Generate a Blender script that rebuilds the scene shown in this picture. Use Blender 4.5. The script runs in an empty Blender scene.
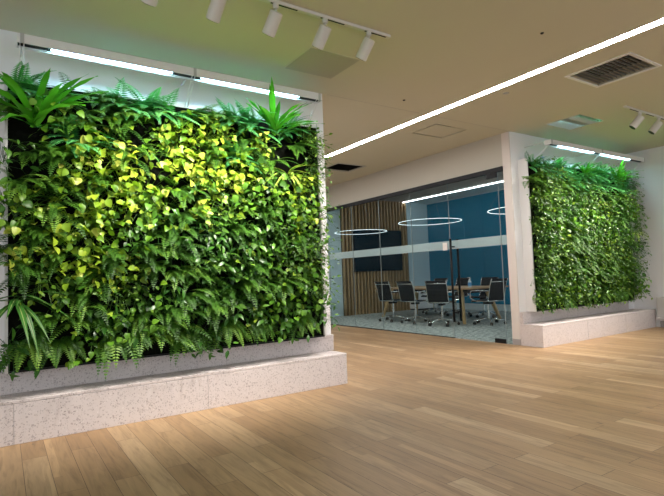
import bpy, bmesh, math, random
import numpy as np
from mathutils import Vector, Matrix
D = bpy.data
SC = bpy.context.scene
COL = SC.collection
rad = math.radians

# ------------------------------------------------------------------ camera
CAM_F, YAW, PITCH, ROLL, EYE = 499.07, 0.586263, 0.055256, -0.037560, 1.08
cd = D.cameras.new('camera'); cam = D.objects.new('camera', cd); COL.objects.link(cam)
cd.sensor_fit = 'HORIZONTAL'; cd.sensor_width = 36.0
cd.lens = CAM_F / 664 * 36.0
cd.clip_start = 0.05; cd.clip_end = 100
f = Vector((math.sin(YAW)*math.cos(PITCH), math.cos(YAW)*math.cos(PITCH), math.sin(PITCH)))
r0 = Vector((math.cos(YAW), -math.sin(YAW), 0)); u0 = r0.cross(f)
r = math.cos(ROLL)*r0 + math.sin(ROLL)*u0
u = -math.sin(ROLL)*r0 + math.cos(ROLL)*u0
M = Matrix((r, u, -f)).transposed().to_4x4(); M.translation = (0, 0, EYE)
cam.matrix_world = M
SC.camera = cam

# ------------------------------------------------------------------ exposure, world, lights
SC.view_settings.view_transform = 'Standard'
SC.view_settings.look = 'None'
SC.view_settings.gamma = 1.0
SC.view_settings.use_curve_mapping = False
SC.view_settings.exposure = 0.0
SC.cycles.max_bounces = 8
SC.cycles.transparent_max_bounces = 16
SC.cycles.caustics_reflective = False
SC.cycles.caustics_refractive = False
W = D.worlds.new('world'); SC.world = W; W.use_nodes = True
W.node_tree.nodes['Background'].inputs[0].default_value = (0.90, 0.96, 1.05, 1)
W.node_tree.nodes['Background'].inputs[1].default_value = 1.5

SPOT_W = 95.0
SPOT_COL = (1.0, 0.93, 0.86)
LINEAR_E = 58.0
GROW_E = 60.0
COVE_E = 9.0
RING_E = 2.2

# ------------------------------------------------------------------ materials
def new_mat(name):
    m = D.materials.new(name); m.use_nodes = True
    nt = m.node_tree
    return m, nt, nt.nodes['Principled BSDF'], nt.nodes['Material Output']

def mat(name, col, rough=0.5, metal=0.0, spec=0.5, emit=None, estr=0.0, bump=None):
    m, nt, b, o = new_mat(name)
    b.inputs['Base Color'].default_value = (*col, 1)
    b.inputs['Roughness'].default_value = rough
    b.inputs['Metallic'].default_value = metal
    b.inputs['Specular IOR Level'].default_value = spec
    if emit:
        b.inputs['Emission Color'].default_value = (*emit, 1)
        b.inputs['Emission Strength'].default_value = estr
    if bump:
        sc, st = bump
        tc = nt.nodes.new('ShaderNodeTexCoord')
        n = nt.nodes.new('ShaderNodeTexNoise'); n.inputs['Scale'].default_value = sc
        n.inputs['Detail'].default_value = 4
        nt.links.new(tc.outputs['Object'], n.inputs['Vector'])
        bp = nt.nodes.new('ShaderNodeBump'); bp.inputs['Strength'].default_value = st
        bp.inputs['Distance'].default_value = 0.01
        nt.links.new(n.outputs['Fac'], bp.inputs['Height'])
        nt.links.new(bp.outputs[0], b.inputs['Normal'])
    return m

def ramp(nt, pts, interp='LINEAR'):
    cr = nt.nodes.new('ShaderNodeValToRGB'); e = cr.color_ramp.elements
    cr.color_ramp.interpolation = interp
    while len(e) < len(pts): e.new(0.5)
    for el, (p, c) in zip(e, pts):
        el.position = p; el.color = (*c, 1)
    return cr

def mixc(nt, a, b, fac, mode='MIX'):
    n = nt.nodes.new('ShaderNodeMix'); n.data_type = 'RGBA'; n.blend_type = mode
    for s, v in ((6, a), (7, b)):
        if isinstance(v, tuple): n.inputs[s].default_value = (*v, 1)
        else: nt.links.new(v, n.inputs[s])
    if isinstance(fac, float): n.inputs[0].default_value = fac
    else: nt.links.new(fac, n.inputs[0])
    return n.outputs[2]

def terrazzo():
    m, nt, b, o = new_mat('terrazzo')
    tc = nt.nodes.new('ShaderNodeTexCoord')
    base = (0.62, 0.56, 0.545)
    out = None; prev = base
    for sc, th, col in ((58, 0.20, (0.42, 0.365, 0.355)), (45, 0.10, (0.70, 0.65, 0.63)), (80, 0.19, (0.47, 0.415, 0.40)), (52, 0.10, (0.28, 0.25, 0.24))):
        nz = nt.nodes.new('ShaderNodeTexNoise'); nz.inputs['Scale'].default_value = sc*1.3
        nt.links.new(tc.outputs['Object'], nz.inputs['Vector'])
        mv = nt.nodes.new('ShaderNodeMix'); mv.data_type = 'VECTOR'; mv.inputs[0].default_value = 0.02
        nt.links.new(tc.outputs['Object'], mv.inputs[4]); nt.links.new(nz.outputs['Color'], mv.inputs[5])
        v = nt.nodes.new('ShaderNodeTexVoronoi'); v.inputs['Scale'].default_value = sc
        nt.links.new(mv.outputs[1], v.inputs['Vector'])
        # only a share of the cells carries a chip, of its own size
        sp = nt.nodes.new('ShaderNodeSeparateColor'); nt.links.new(v.outputs['Color'], sp.inputs[0])
        mu = nt.nodes.new('ShaderNodeMath'); mu.operation = 'MULTIPLY'; mu.inputs[1].default_value = th*2.2
        nt.links.new(sp.outputs[0], mu.inputs[0])
        lt = nt.nodes.new('ShaderNodeMath'); lt.operation = 'LESS_THAN'
        nt.links.new(v.outputs['Distance'], lt.inputs[0]); nt.links.new(mu.outputs[0], lt.inputs[1])
        prev = mixc(nt, prev, col, lt.outputs[0])
    nt.links.new(prev, b.inputs['Base Color'])
    b.inputs['Roughness'].default_value = 0.45
    return m

def wood_floor():
    m, nt, b, o = new_mat('oak_planks')
    tc = nt.nodes.new('ShaderNodeTexCoord')
    mp = nt.nodes.new('ShaderNodeMapping'); mp.inputs['Rotation'].default_value = (0, 0, rad(90))
    mp.inputs['Location'].default_value = (0.3, 0.03, 0)
    nt.links.new(tc.outputs['Object'], mp.inputs['Vector'])
    br = nt.nodes.new('ShaderNodeTexBrick')
    br.offset = 0.37; br.offset_frequency = 2
    br.inputs['Scale'].default_value = 1
    br.inputs['Brick Width'].default_value = 1.15; br.inputs['Row Height'].default_value = 0.137
    br.inputs['Mortar Size'].default_value = 0.0018; br.inputs['Mortar Smooth'].default_value = 0.3
    br.inputs['Color1'].default_value = (0, 0, 0, 1); br.inputs['Color2'].default_value = (1, 1, 1, 1)
    br.inputs['Mortar'].default_value = (0.5, 0.5, 0.5, 1)
    nt.links.new(mp.outputs[0], br.inputs['Vector'])
    # finer strips inside some planks
    br2 = nt.nodes.new('ShaderNodeTexBrick'); br2.offset = 0.61
    br2.inputs['Scale'].default_value = 1
    br2.inputs['Brick Width'].default_value = 0.83; br2.inputs['Row Height'].default_value = 0.0457
    br2.inputs['Mortar Size'].default_value = 0.0
    br2.inputs['Color1'].default_value = (0, 0, 0, 1); br2.inputs['Color2'].default_value = (1, 1, 1, 1)
    nt.links.new(mp.outputs[0], br2.inputs['Vector'])
    cr = ramp(nt, [(0.0, (0.31, 0.190, 0.094)), (0.5, (0.36, 0.230, 0.118)), (0.85, (0.40, 0.262, 0.138)), (1.0, (0.47, 0.325, 0.185))])
    nt.links.new(br.outputs['Color'], cr.inputs[0])
    cr2 = ramp(nt, [(0.0, (0.90, 0.90, 0.90)), (0.85, (1, 1, 1)), (0.95, (1.08, 1.10, 1.12)), (1.0, (1.40, 1.45, 1.5))])
    nt.links.new(br2.outputs['Color'], cr2.inputs[0])
    c = mixc(nt, cr.outputs[0], cr2.outputs[0], 0.75, 'MULTIPLY')
    # grain shifted plank by plank
    addv = nt.nodes.new('ShaderNodeVectorMath'); addv.operation = 'ADD'
    sc = nt.nodes.new('ShaderNodeVectorMath'); sc.operation = 'SCALE'; sc.inputs[3].default_value = 13.0
    nt.links.new(br.outputs['Color'], sc.inputs[0])
    nt.links.new(tc.outputs['Object'], addv.inputs[0]); nt.links.new(sc.outputs[0], addv.inputs[1])
    mg = nt.nodes.new('ShaderNodeMapping'); mg.inputs['Scale'].default_value = (16, 1.4, 1)
    nt.links.new(addv.outputs[0], mg.inputs['Vector'])
    n = nt.nodes.new('ShaderNodeTexNoise'); n.inputs['Scale'].default_value = 1.6; n.inputs['Detail'].default_value = 7
    n.inputs['Roughness'].default_value = 0.62; n.inputs['Distortion'].default_value = 1.2
    nt.links.new(mg.outputs[0], n.inputs['Vector'])
    g = ramp(nt, [(0.3, (0.62, 0.58, 0.52)), (0.5, (1, 1, 1)), (0.72, (1.2, 1.2, 1.2))])
    nt.links.new(n.outputs['Fac'], g.inputs[0])
    c = mixc(nt, c, g.outputs[0], 0.9, 'MULTIPLY')
    # knots
    mk = nt.nodes.new('ShaderNodeMapping'); mk.inputs['Scale'].default_value = (3.2, 1.1, 1)
    nt.links.new(tc.outputs['Object'], mk.inputs['Vector'])
    v = nt.nodes.new('ShaderNodeTexVoronoi'); v.inputs['Scale'].default_value = 1.3
    nt.links.new(mk.outputs[0], v.inputs['Vector'])
    k = ramp(nt, [(0.02, (1, 1, 1)), (0.05, (0, 0, 0))])
    nt.links.new(v.outputs['Distance'], k.inputs[0])
    c = mixc(nt, c, (0.10, 0.065, 0.04), k.outputs[0])
    # joints
    c = mixc(nt, c, (0.10, 0.060, 0.03), br.outputs['Fac'])
    nt.links.new(c, b.inputs['Base Color'])
    rr = nt.nodes.new('ShaderNodeMapRange'); rr.inputs[3].default_value = 0.36; rr.inputs[4].default_value = 0.56
    nt.links.new(n.outputs['Fac'], rr.inputs[0]); nt.links.new(rr.outputs[0], b.inputs['Roughness'])
    bp = nt.nodes.new('ShaderNodeBump'); bp.inputs['Strength'].default_value = 0.12; bp.inputs['Distance'].default_value = 0.004
    nt.links.new(n.outputs['Fac'], bp.inputs['Height']); nt.links.new(bp.outputs[0], b.inputs['Normal'])
    b.inputs['Specular IOR Level'].default_value = 0.4
    return m

def speckle(name, c1, c2, scale, rough=0.9):
    m, nt, b, o = new_mat(name)
    tc = nt.nodes.new('ShaderNodeTexCoord')
    n = nt.nodes.new('ShaderNodeTexNoise'); n.inputs['Scale'].default_value = scale; n.inputs['Detail'].default_value = 6
    n.inputs['Roughness'].default_value = 0.75
    nt.links.new(tc.outputs['Object'], n.inputs['Vector'])
    cr = ramp(nt, [(0.38, c1), (0.62, c2)]); nt.links.new(n.outputs['Fac'], cr.inputs[0])
    nt.links.new(cr.outputs[0], b.inputs['Base Color']); b.inputs['Roughness'].default_value = rough
    return m

def woodgrain(name, c1, c2, axis_scale=(3, 30, 30), rough=0.5):
    m, nt, b, o = new_mat(name)
    tc = nt.nodes.new('ShaderNodeTexCoord')
    mp = nt.nodes.new('ShaderNodeMapping'); mp.inputs['Scale'].default_value = axis_scale
    nt.links.new(tc.outputs['Object'], mp.inputs['Vector'])
    n = nt.nodes.new('ShaderNodeTexNoise'); n.inputs['Scale'].default_value = 1.0; n.inputs['Detail'].default_value = 5
    n.inputs['Distortion'].default_value = 0.6
    nt.links.new(mp.outputs[0], n.inputs['Vector'])
    cr = ramp(nt, [(0.3, c1), (0.7, c2)]); nt.links.new(n.outputs['Fac'], cr.inputs[0])
    nt.links.new(cr.outputs[0], b.inputs['Base Color']); b.inputs['Roughness'].default_value = rough
    return m

def glass_mat(name, tint, gloss=1.0, rough=0.0):
    m = D.materials.new(name); m.use_nodes = True; nt = m.node_tree; nt.nodes.clear()
    o = nt.nodes.new('ShaderNodeOutputMaterial')
    t = nt.nodes.new('ShaderNodeBsdfTransparent'); t.inputs[0].default_value = (*tint, 1)
    g = nt.nodes.new('ShaderNodeBsdfGlossy'); g.inputs['Roughness'].default_value = rough
    g.inputs['Color'].default_value = (gloss, gloss, gloss, 1)
    fr = nt.nodes.new('ShaderNodeFresnel'); fr.inputs[0].default_value = 1.45
    mx = nt.nodes.new('ShaderNodeMixShader')
    ge = nt.nodes.new('ShaderNodeNewGeometry'); mr = nt.nodes.new('ShaderNodeMapRange')   # same reflectance seen from inside the pane
    mr.inputs[3].default_value = 1.45; mr.inputs[4].default_value = 1/1.45
    nt.links.new(ge.outputs['Backfacing'], mr.inputs[0]); nt.links.new(mr.outputs[0], fr.inputs[0])
    nt.links.new(fr.outputs[0], mx.inputs[0]); nt.links.new(t.outputs[0], mx.inputs[1]); nt.links.new(g.outputs[0], mx.inputs[2])
    nt.links.new(mx.outputs[0], o.inputs[0])
    return m

def frost_mat():
    m = D.materials.new('frosted_film'); m.use_nodes = True; nt = m.node_tree; nt.nodes.clear()
    o = nt.nodes.new('ShaderNodeOutputMaterial')
    t = nt.nodes.new('ShaderNodeBsdfTransparent'); t.inputs[0].default_value = (0.9, 0.95, 0.95, 1)
    d = nt.nodes.new('ShaderNodeBsdfDiffuse'); d.inputs[0].default_value = (0.75, 0.82, 0.82, 1)
    mx = nt.nodes.new('ShaderNodeMixShader'); mx.inputs[0].default_value = 0.55
    nt.links.new(t.outputs[0], mx.inputs[1]); nt.links.new(d.outputs[0], mx.inputs[2])
    nt.links.new(mx.outputs[0], o.inputs[0])
    return m

def leaf_mat(name, stops, rough=0.40, transl=0.35, edge=None, vein=None):
    """stops: colour ramp over the per-leaf 'tone' attribute; edge: colour at the leaf margin."""
    m, nt, b, o = new_mat(name)
    at = nt.nodes.new('ShaderNodeAttribute'); at.attribute_name = 'tone'
    oi = nt.nodes.new('ShaderNodeObjectInfo')
    a1 = nt.nodes.new('ShaderNodeMath'); a1.operation = 'MULTIPLY_ADD'; a1.inputs[1].default_value = 0.30; a1.inputs[2].default_value = -0.15
    nt.links.new(oi.outputs['Random'], a1.inputs[0])
    a2 = nt.nodes.new('ShaderNodeMath'); a2.operation = 'ADD'; a2.use_clamp = True
    nt.links.new(at.outputs['Fac'], a2.inputs[0]); nt.links.new(a1.outputs[0], a2.inputs[1])
    cr = ramp(nt, stops); nt.links.new(a2.outputs[0], cr.inputs[0])
    c = cr.outputs[0]
    ac = nt.nodes.new('ShaderNodeAttribute'); ac.attribute_name = 'across'
    if edge:
        e = ramp(nt, [(0.45, (0, 0, 0)), (0.6, (1, 1, 1))]); nt.links.new(ac.outputs['Fac'], e.inputs[0])
        c = mixc(nt, c, edge, e.outputs[0])
    if vein:
        e = ramp(nt, [(0.0, (1, 1, 1)), (0.16, (0, 0, 0))]); nt.links.new(ac.outputs['Fac'], e.inputs[0])
        c = mixc(nt, c, vein, e.outputs[0])
    nt.links.new(c, b.inputs['Base Color'])
    b.inputs['Roughness'].default_value = rough; b.inputs['Specular IOR Level'].default_value = 0.42
    tr = nt.nodes.new('ShaderNodeBsdfTranslucent')
    tcol = mixc(nt, c, (0.75, 1.0, 0.25), 0.5, 'MULTIPLY'); nt.links.new(tcol, tr.inputs[0])
    mx = nt.nodes.new('ShaderNodeMixShader'); mx.inputs[0].default_value = transl
    nt.links.new(b.outputs[0], mx.inputs[1]); nt.links.new(tr.outputs[0], mx.inputs[2])
    nt.links.new(mx.outputs[0], o.inputs[0])
    return m

MT = dict(
    ceiling=mat('ceiling_paint', (0.60, 0.575, 0.44), 0.9),
    wall=mat('white_wall_paint', (0.82, 0.81, 0.81), 0.85),
    upper=mat('greige_wall_paint', (0.47, 0.44, 0.37), 0.9),
    column=mat('column_paint', (0.66, 0.60, 0.55), 0.85),
    skirting=mat('grey_skirting', (0.36, 0.33, 0.32), 0.5),
    terrazzo=terrazzo(), floor=wood_floor(),
    joint=mat('joint_filler', (0.42, 0.40, 0.40), 0.6),
    carpet=speckle('grey_carpet', (0.14, 0.155, 0.14), (0.66, 0.70, 0.65), 15),
    white_metal=mat('white_metal', (0.78, 0.76, 0.74), 0.4),
    grey_metal=mat('grey_metal', (0.45, 0.45, 0.42), 0.45),
    spot_white=mat('spotlight_white', (0.62, 0.60, 0.54), 0.45),
    black_metal=mat('black_metal', (0.006, 0.007, 0.008), 0.5, spec=0.25),
    black=mat('black_recess', (0.008, 0.008, 0.008), 0.9),
    chrome=mat('chrome', (0.80, 0.83, 0.83), 0.20, 1.0),
    mesh_black=mat('charcoal_mesh_fabric', (0.005, 0.009, 0.012), 0.7, spec=0.3),
    rubber=mat('caster_rubber', (0.02, 0.02, 0.02), 0.6),
    felt=mat('black_planting_felt', (0.004, 0.005, 0.003), 1.0, spec=0.1, bump=(60, 0.6)),
    glass=glass_mat('partition_glass', (0.93, 0.97, 0.97), 0.22),
    lens=mat('spotlight_lens', (1, 1, 1), 0.3, emit=(1, 0.93, 0.84), estr=6),
    frost=frost_mat(),
    linear=mat('linear_light_diffuser', (0.9, 0.9, 0.9), 0.5, emit=(1.0, 0.97, 0.97), estr=LINEAR_E),
    grow=mat('grow_light_tube', (0.9, 0.9, 0.9), 0.5, emit=(0.38, 0.86, 1.0), estr=GROW_E),
    growblue=mat('grow_light_edge', (0.2, 0.2, 0.9), 0.5, emit=(0.18, 0.2, 1.0), estr=1.6),
    cove=mat('cove_light', (0.9, 0.9, 0.9), 0.5, emit=(0.90, 0.96, 1.0), estr=COVE_E),
    ring=mat('ring_light', (0.9, 0.9, 0.9), 0.5, emit=(0.85, 0.97, 1.0), estr=RING_E),
    teal=mat('teal_wall_panel', (0.0, 0.20, 0.34), 0.85, bump=(30, 0.3)),
    paleblue=mat('pale_blue_paint', (0.55, 0.70, 0.74), 0.85),
    soffit=mat('white_soffit', (0.68, 0.76, 0.78), 0.8),
    slat=woodgrain('walnut_slats', (0.30, 0.19, 0.085), (0.50, 0.34, 0.17), (25, 25, 1.5)),
    baffle=mat('ceiling_baffle', (0.42, 0.38, 0.33), 0.7),
    tabletop=woodgrain('table_oak', (0.36, 0.22, 0.10), (0.50, 0.33, 0.17), (25, 2, 25)),
    tableleg=woodgrain('table_leg_oak', (0.42, 0.27, 0.11), (0.58, 0.40, 0.19), (20, 20, 2)),
    screen=mat('screen_glass', (0.004, 0.012, 0.018), 0.08, spec=0.6),
    bottle=mat('clear_plastic', (0.55, 0.68, 0.75), 0.2),
    bottle_label=mat('blue_label', (0.05, 0.25, 0.55), 0.5),
    cabinet=mat('pale_cabinet', (0.60, 0.58, 0.55), 0.6),
    paper=mat('pale_notice', (0.72, 0.66, 0.60), 0.7),
    panel_glossy=mat('access_panel_paint', (0.42, 0.40, 0.29), 0.35, spec=0.5),
    panel_mirror=mat('access_panel_mirror', (0.62, 0.66, 0.60), 0.10, 0.85),
    stem=mat('plant_stem', (0.10, 0.14, 0.03), 0.6),
)
MT['slat_back'] = mat('dark_backing_board', (0.05, 0.036, 0.022), 0.8)
MT['lime'] = leaf_mat('lime_pothos_leaf', [(0, (0.06, 0.19, 0.012)), (0.4, (0.17, 0.33, 0.018)), (0.75, (0.34, 0.48, 0.03)), (1, (0.58, 0.62, 0.10))])
MT['green'] = leaf_mat('green_pothos_leaf', [(0, (0.018, 0.070, 0.008)), (0.5, (0.065, 0.19, 0.014)), (0.85, (0.15, 0.34, 0.02)), (1, (0.36, 0.52, 0.05))])
MT['fig'] = leaf_mat('creeping_leaf', [(0, (0.022, 0.075, 0.006)), (0.6, (0.085, 0.21, 0.012)), (1, (0.24, 0.38, 0.03))], 0.45)
MT['dark'] = leaf_mat('dark_leaf', [(0, (0.012, 0.055, 0.010)), (0.6, (0.045, 0.15, 0.018)), (1, (0.14, 0.32, 0.04))], 0.3)
MT['fern'] = leaf_mat('fern_leaf', [(0, (0.018, 0.070, 0.008)), (0.6, (0.070, 0.20, 0.016)), (1, (0.22, 0.40, 0.05))], 0.5)
MT['litfern'] = leaf_mat('grow_lit_fern_leaf', [(0, (0.04, 0.22, 0.06)), (0.6, (0.11, 0.44, 0.12)), (1, (0.24, 0.66, 0.18))], 0.45)  # grow-light brightness and cyan tint put into the top ferns' leaf colour
MT['nest'] = leaf_mat('birds_nest_leaf', [(0, (0.02, 0.15, 0.015)), (1, (0.13, 0.50, 0.03))], 0.35)
MT['varieg'] = leaf_mat('variegated_leaf', [(0, (0.05, 0.19, 0.02)), (1, (0.10, 0.30, 0.03))], 0.4, edge=(0.66, 0.74, 0.14))
MT['stripe'] = leaf_mat('striped_leaf', [(0, (0.03, 0.13, 0.02)), (1, (0.06, 0.22, 0.03))], 0.4, vein=(0.50, 0.60, 0.22))

# ------------------------------------------------------------------ object helpers
def link(name, me, material, parent=None):
    if material: me.materials.append(material)
    o = D.objects.new(name, me); COL.objects.link(o)
    if parent: o.parent = parent
    return o
def finish(name, bm, material, parent=None, smooth=False, bevel=0.0):
    bmesh.ops.recalc_face_normals(bm, faces=bm.faces)
    me = D.meshes.new(name); bm.to_mesh(me); bm.free()
    if smooth:
        me.polygons.foreach_set('use_smooth', [True]*len(me.polygons))
    o = link(name, me, material, parent)
    if bevel:
        b = o.modifiers.new('bevel', 'BEVEL'); b.width = bevel; b.segments = 2; b.limit_method = 'ANGLE'
    return o
def tag(o, label=None, cat=None, group=None, kind=None):
    if label: o['label'] = label
    if cat: o['category'] = cat
    if group: o['group'] = group
    if kind: o['kind'] = kind
    return o
def empty(name, loc=(0, 0, 0), rz=0.0):
    o = D.objects.new(name, None); COL.objects.link(o); o.location = loc; o.rotation_euler = (0, 0, rz)
    o.empty_display_size = 0.1
    return o
def bx(bm, lo, hi, mtx=None):
    x0, y0, z0 = lo; x1, y1, z1 = hi
    co = [(x0,y0,z0),(x1,y0,z0),(x1,y1,z0),(x0,y1,z0),(x0,y0,z1),(x1,y0,z1),(x1,y1,z1),(x0,y1,z1)]
    if mtx is not None: co = [mtx @ Vector(c) for c in co]
    v = [bm.verts.new(c) for c in co]
    for q in ((0,3,2,1),(4,5,6,7),(0,1,5,4),(1,2,6,5),(2,3,7,6),(3,0,4,7)):
        bm.faces.new([v[i] for i in q])
def box(name, lo, hi, material, parent=None, bevel=0.0):
    bm = bmesh.new(); bx(bm, lo, hi); return finish(name, bm, material, parent, bevel=bevel)
def tube(bm, pts, r, n=8, closed=False, caps=True):
    pts = [Vector(p) for p in pts]; m = len(pts); rings = []
    rs = r if isinstance(r, (list, tuple)) else [r]*m
    ref = None
    for i, p in enumerate(pts):
        if closed: t = (pts[(i+1) % m] - pts[i-1]).normalized()
        else: t = (pts[min(i+1, m-1)] - pts[max(i-1, 0)]).normalized()
        if ref is None:
            ref = Vector((0, 0, 1)) if abs(t.z) < 0.9 else Vector((1, 0, 0))
        a = (ref - t*ref.dot(t)).normalized(); b = t.cross(a); ref = a
        rings.append([bm.verts.new(p + rs[i]*(math.cos(2*math.pi*k/n)*a + math.sin(2*math.pi*k/n)*b)) for k in range(n)])
    for i in range(m if closed else m-1):
        A, B = rings[i], rings[(i+1) % m]
        for k in range(n): bm.faces.new((A[k], A[(k+1) % n], B[(k+1) % n], B[k]))
    if caps and not closed:
        bm.faces.new(rings[0][::-1]); bm.faces.new(rings[-1])
def tub(name, pts, r, material, parent=None, n=8, closed=False):
    bm = bmesh.new(); tube(bm, pts, r, n, closed); return finish(name, bm, material, parent, smooth=True)
def lathe(name, prof, material, parent=None, n=20, loc=(0, 0, 0)):
    bm = bmesh.new(); rings = []
    for r_, z in prof:
        rings.append([bm.verts.new((loc[0]+r_*math.cos(2*math.pi*k/n), loc[1]+r_*math.sin(2*math.pi*k/n), loc[2]+z)) for k in range(n)])
    for A, B in zip(rings, rings[1:]):
        for k in range(n): bm.faces.new((A[k], A[(k+1) % n], B[(k+1) % n], B[k]))
    bm.faces.new(rings[0][::-1]); bm.faces.new(rings[-1])
    return finish(name, bm, material, parent, smooth=False)
def slab_with_holes(name, x0, y0, x1, y1, z0, z1, holes, material):
    holes = [(max(h[0], x0), max(h[1], y0), min(h[2], x1), min(h[3], y1)) for h in holes]
    xs = sorted({x0, x1, *[h[0] for h in holes], *[h[2] for h in holes]}); ys = sorted({y0, y1, *[h[1] for h in holes], *[h[3] for h in holes]})
    bm = bmesh.new()
    for a, b in zip(xs, xs[1:]):
        for c, d in zip(ys, ys[1:]):
            mx, my = (a+b)/2, (c+d)/2
            if any(h[0] < mx < h[2] and h[1] < my < h[3] for h in holes): continue
            bx(bm, (a, c, z0), (b, d, z1))
    bmesh.ops.remove_doubles(bm, verts=bm.verts, dist=1e-5)
    # drop the inner faces shared by two neighbouring cells
    seen = {}
    for fc in bm.faces:
        k = tuple(sorted(v.index if v.index >= 0 else id(v) for v in fc.verts)) if False else tuple(sorted(tuple(round(c, 5) for c in v.co) for v in fc.verts))
        seen.setdefault(k, []).append(fc)
    dead = [fc for l in seen.values() if len(l) > 1 for fc in l]
    bmesh.ops.delete(bm, geom=dead, context='FACES_ONLY')
    return finish(name, bm, material)
def copy_tree(o, parent=None):
    c = o.copy(); COL.objects.link(c); c.parent = parent
    for ch in list(o.children): copy_tree(ch, c)
    return c

# ------------------------------------------------------------------ the setting
CZ = 3.06            # corridor ceiling
WY = 4.47            # plane of both planted walls
GX = 6.10            # plane of the glass partition
EX = 9.34            # end wall on the right
MZ = 3.20            # meeting-room ceiling
BX, SY = 10.85, 11.0 # teal wall, slatted wall
LX0, LX1 = 4.465, 4.555
VENT = (4.93, 2.25, 5.49, 2.84)
VENT2 = (4.97, 7.18, 5.54, 7.68)
DIFF = (4.86, 4.68, 5.47, 5.17)

S = lambda o: tag(o, kind='structure')
S(box('floor', (-5, -4, -0.1), (GX, 13, 0), MT['floor']))
fm = D.objects['floor']
S(box('floor', (GX, -4, -0.1), (EX+0.2, WY, 0), MT['floor']))
S(box('floor', (GX, WY+0.001, -0.1), (BX, SY+0.3, 0.001), MT['carpet']))
S(slab_with_holes('ceiling', -5, -4, EX+0.2, 4.46, CZ, CZ+0.25, [VENT, (LX0, -4.5, LX1, 5)], MT['ceiling']))
S(slab_with_holes('ceiling', -5, 4.466, GX+0.05, 13, CZ, CZ+0.25, [VENT2, DIFF, (LX0, 4, LX1, 10.5)], MT['ceiling']))
S(box('wall_left', (-5, WY, 0), (2.915, 13, CZ), MT['wall']))
S(box('wall_back', (GX+0.012, WY, 0), (EX+0.2, WY+0.13, MZ+0.1), MT['wall']))
S(box('wall_right', (EX, -4, 0), (EX+0.2, WY+0.2, CZ), MT['wall']))
S(box('wall_upper', (GX-0.005, 4.60, 2.575), (GX+0.12, 13, CZ), MT['upper']))
S(box('wall_pier', (GX-0.005, WY, 0.0), (GX+0.012, 4.60, CZ), MT['column']))
S(box('wall_far', (2.915, 12.8, 0), (GX, 13.0, CZ), MT['wall']))
bm = bmesh.new(); bx(bm, (GX-0.012, WY-0.005, 0), (GX+0.012, 4.60, 0.085)); S(finish('baseboard_pier', bm, MT['skirting'], bevel=0.002))
S(box('wall_corridor', (GX-0.005, 11.0, 0), (GX+0.12, 12.8, 2.575), MT['wall']))
# meeting room shell
S(box('wall_meeting_right', (BX, WY+0.12, 0), (BX+0.1, SY+0.1, MZ), MT['soffit']))
bm = bmesh.new()
y = WY+0.14
while y < SY-0.02:                                   # felt panels with thin vertical joints
    y2 = min(y+0.62, SY); bx(bm, (BX-0.02, y, 0.17), (BX, y2-0.004, 3.13)); y = y2
S(finish('trim_1', bm, MT['teal']))
S(box('wall_meeting_back', (GX+0.12, SY, 0), (BX+0.1, SY+0.15, MZ), MT['paleblue']))
S(box('ceiling', (GX+0.12, WY+0.13, MZ+0.04), (9.86, SY, MZ+0.1), MT['black']))
S(box('ceiling', (9.86, WY+0.13, 3.15), (BX, SY, MZ+0.1), MT['soffit']))
bm = bmesh.new()
y = WY+0.2
while y < SY-0.05:
    bx(bm, (GX+0.12, y, MZ-0.05), (9.84, y+0.03, MZ+0.04)); y += 0.125
S(finish('trim_2', bm, MT['baffle']))
# slatted feature wall
SX0, SX1 = 7.60, 9.96
bm = bmesh.new(); bx(bm, (SX0, SY-0.035, 0), (SX1, SY, MZ-0.05)); S(finish('wall_slatted', bm, MT['slat_back']))
bm = bmesh.new(); x = SX0; k = 0
random.seed(3)
while x < SX1-0.03:
    w = 0.050; bx(bm, (x, SY-0.095, 0.0), (x+w, SY-0.035, MZ-0.05)); x += 0.112
S(finish('trim_3', bm, MT['slat']))
bm = bmesh.new(); bx(bm, (2.98, 4.4595, CZ-0.001), (GX, 4.4665, CZ+0.02)); S(finish('trim_4', bm, MT['upper']))

# ------------------------------------------------------------------ linear ceiling light
t = empty('linear_light', ((LX0+LX1)/2, 3, CZ)); tag(t, 'long thin white linear light running across the beige ceiling', 'ceiling light')
def rel(o, t):                       # keep world coordinates while parenting
    o.parent = t; o.matrix_parent_inverse = Matrix.Translation(-t.location) if not any(t.rotation_euler) else t.matrix_basis.inverted(); return o
rel(box('diffuser', (LX0, -3.9, CZ-0.002), (LX1, 10.45, CZ+0.03), MT['linear']), t)
bm = bmesh.new()
for a in (LX0-0.004, LX1): bx(bm, (a, -3.9, CZ-0.004), (a+0.004, 10.45, CZ-0.0005))
rel(finish('trim_rail', bm, MT['white_metal']), t)

# two glowing panels added to brighten the meeting room
for i, y in enumerate((6.6, 9.0)):
    o = box('fill_panel', (7.0, y-0.6, MZ-0.062), (7.5, y+0.6, MZ-0.052), mat('fill_panel_glow', (.9, .9, .9), emit=(0.88, 0.96, 1.0), estr=7.0))
    tag(o, ('added glowing fill panel under the meeting room ceiling nearer the door', 'added glowing fill panel under the meeting room ceiling nearer the screen')[i], 'ceiling light')
# cove light in the meeting room
o = box('cove_light', (9.82, WY+0.2, 3.132), (9.86, SY-0.01, 3.15), MT['cove']); tag(o, 'thin white cove light strip along the meeting room soffit', 'light strip')

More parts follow.
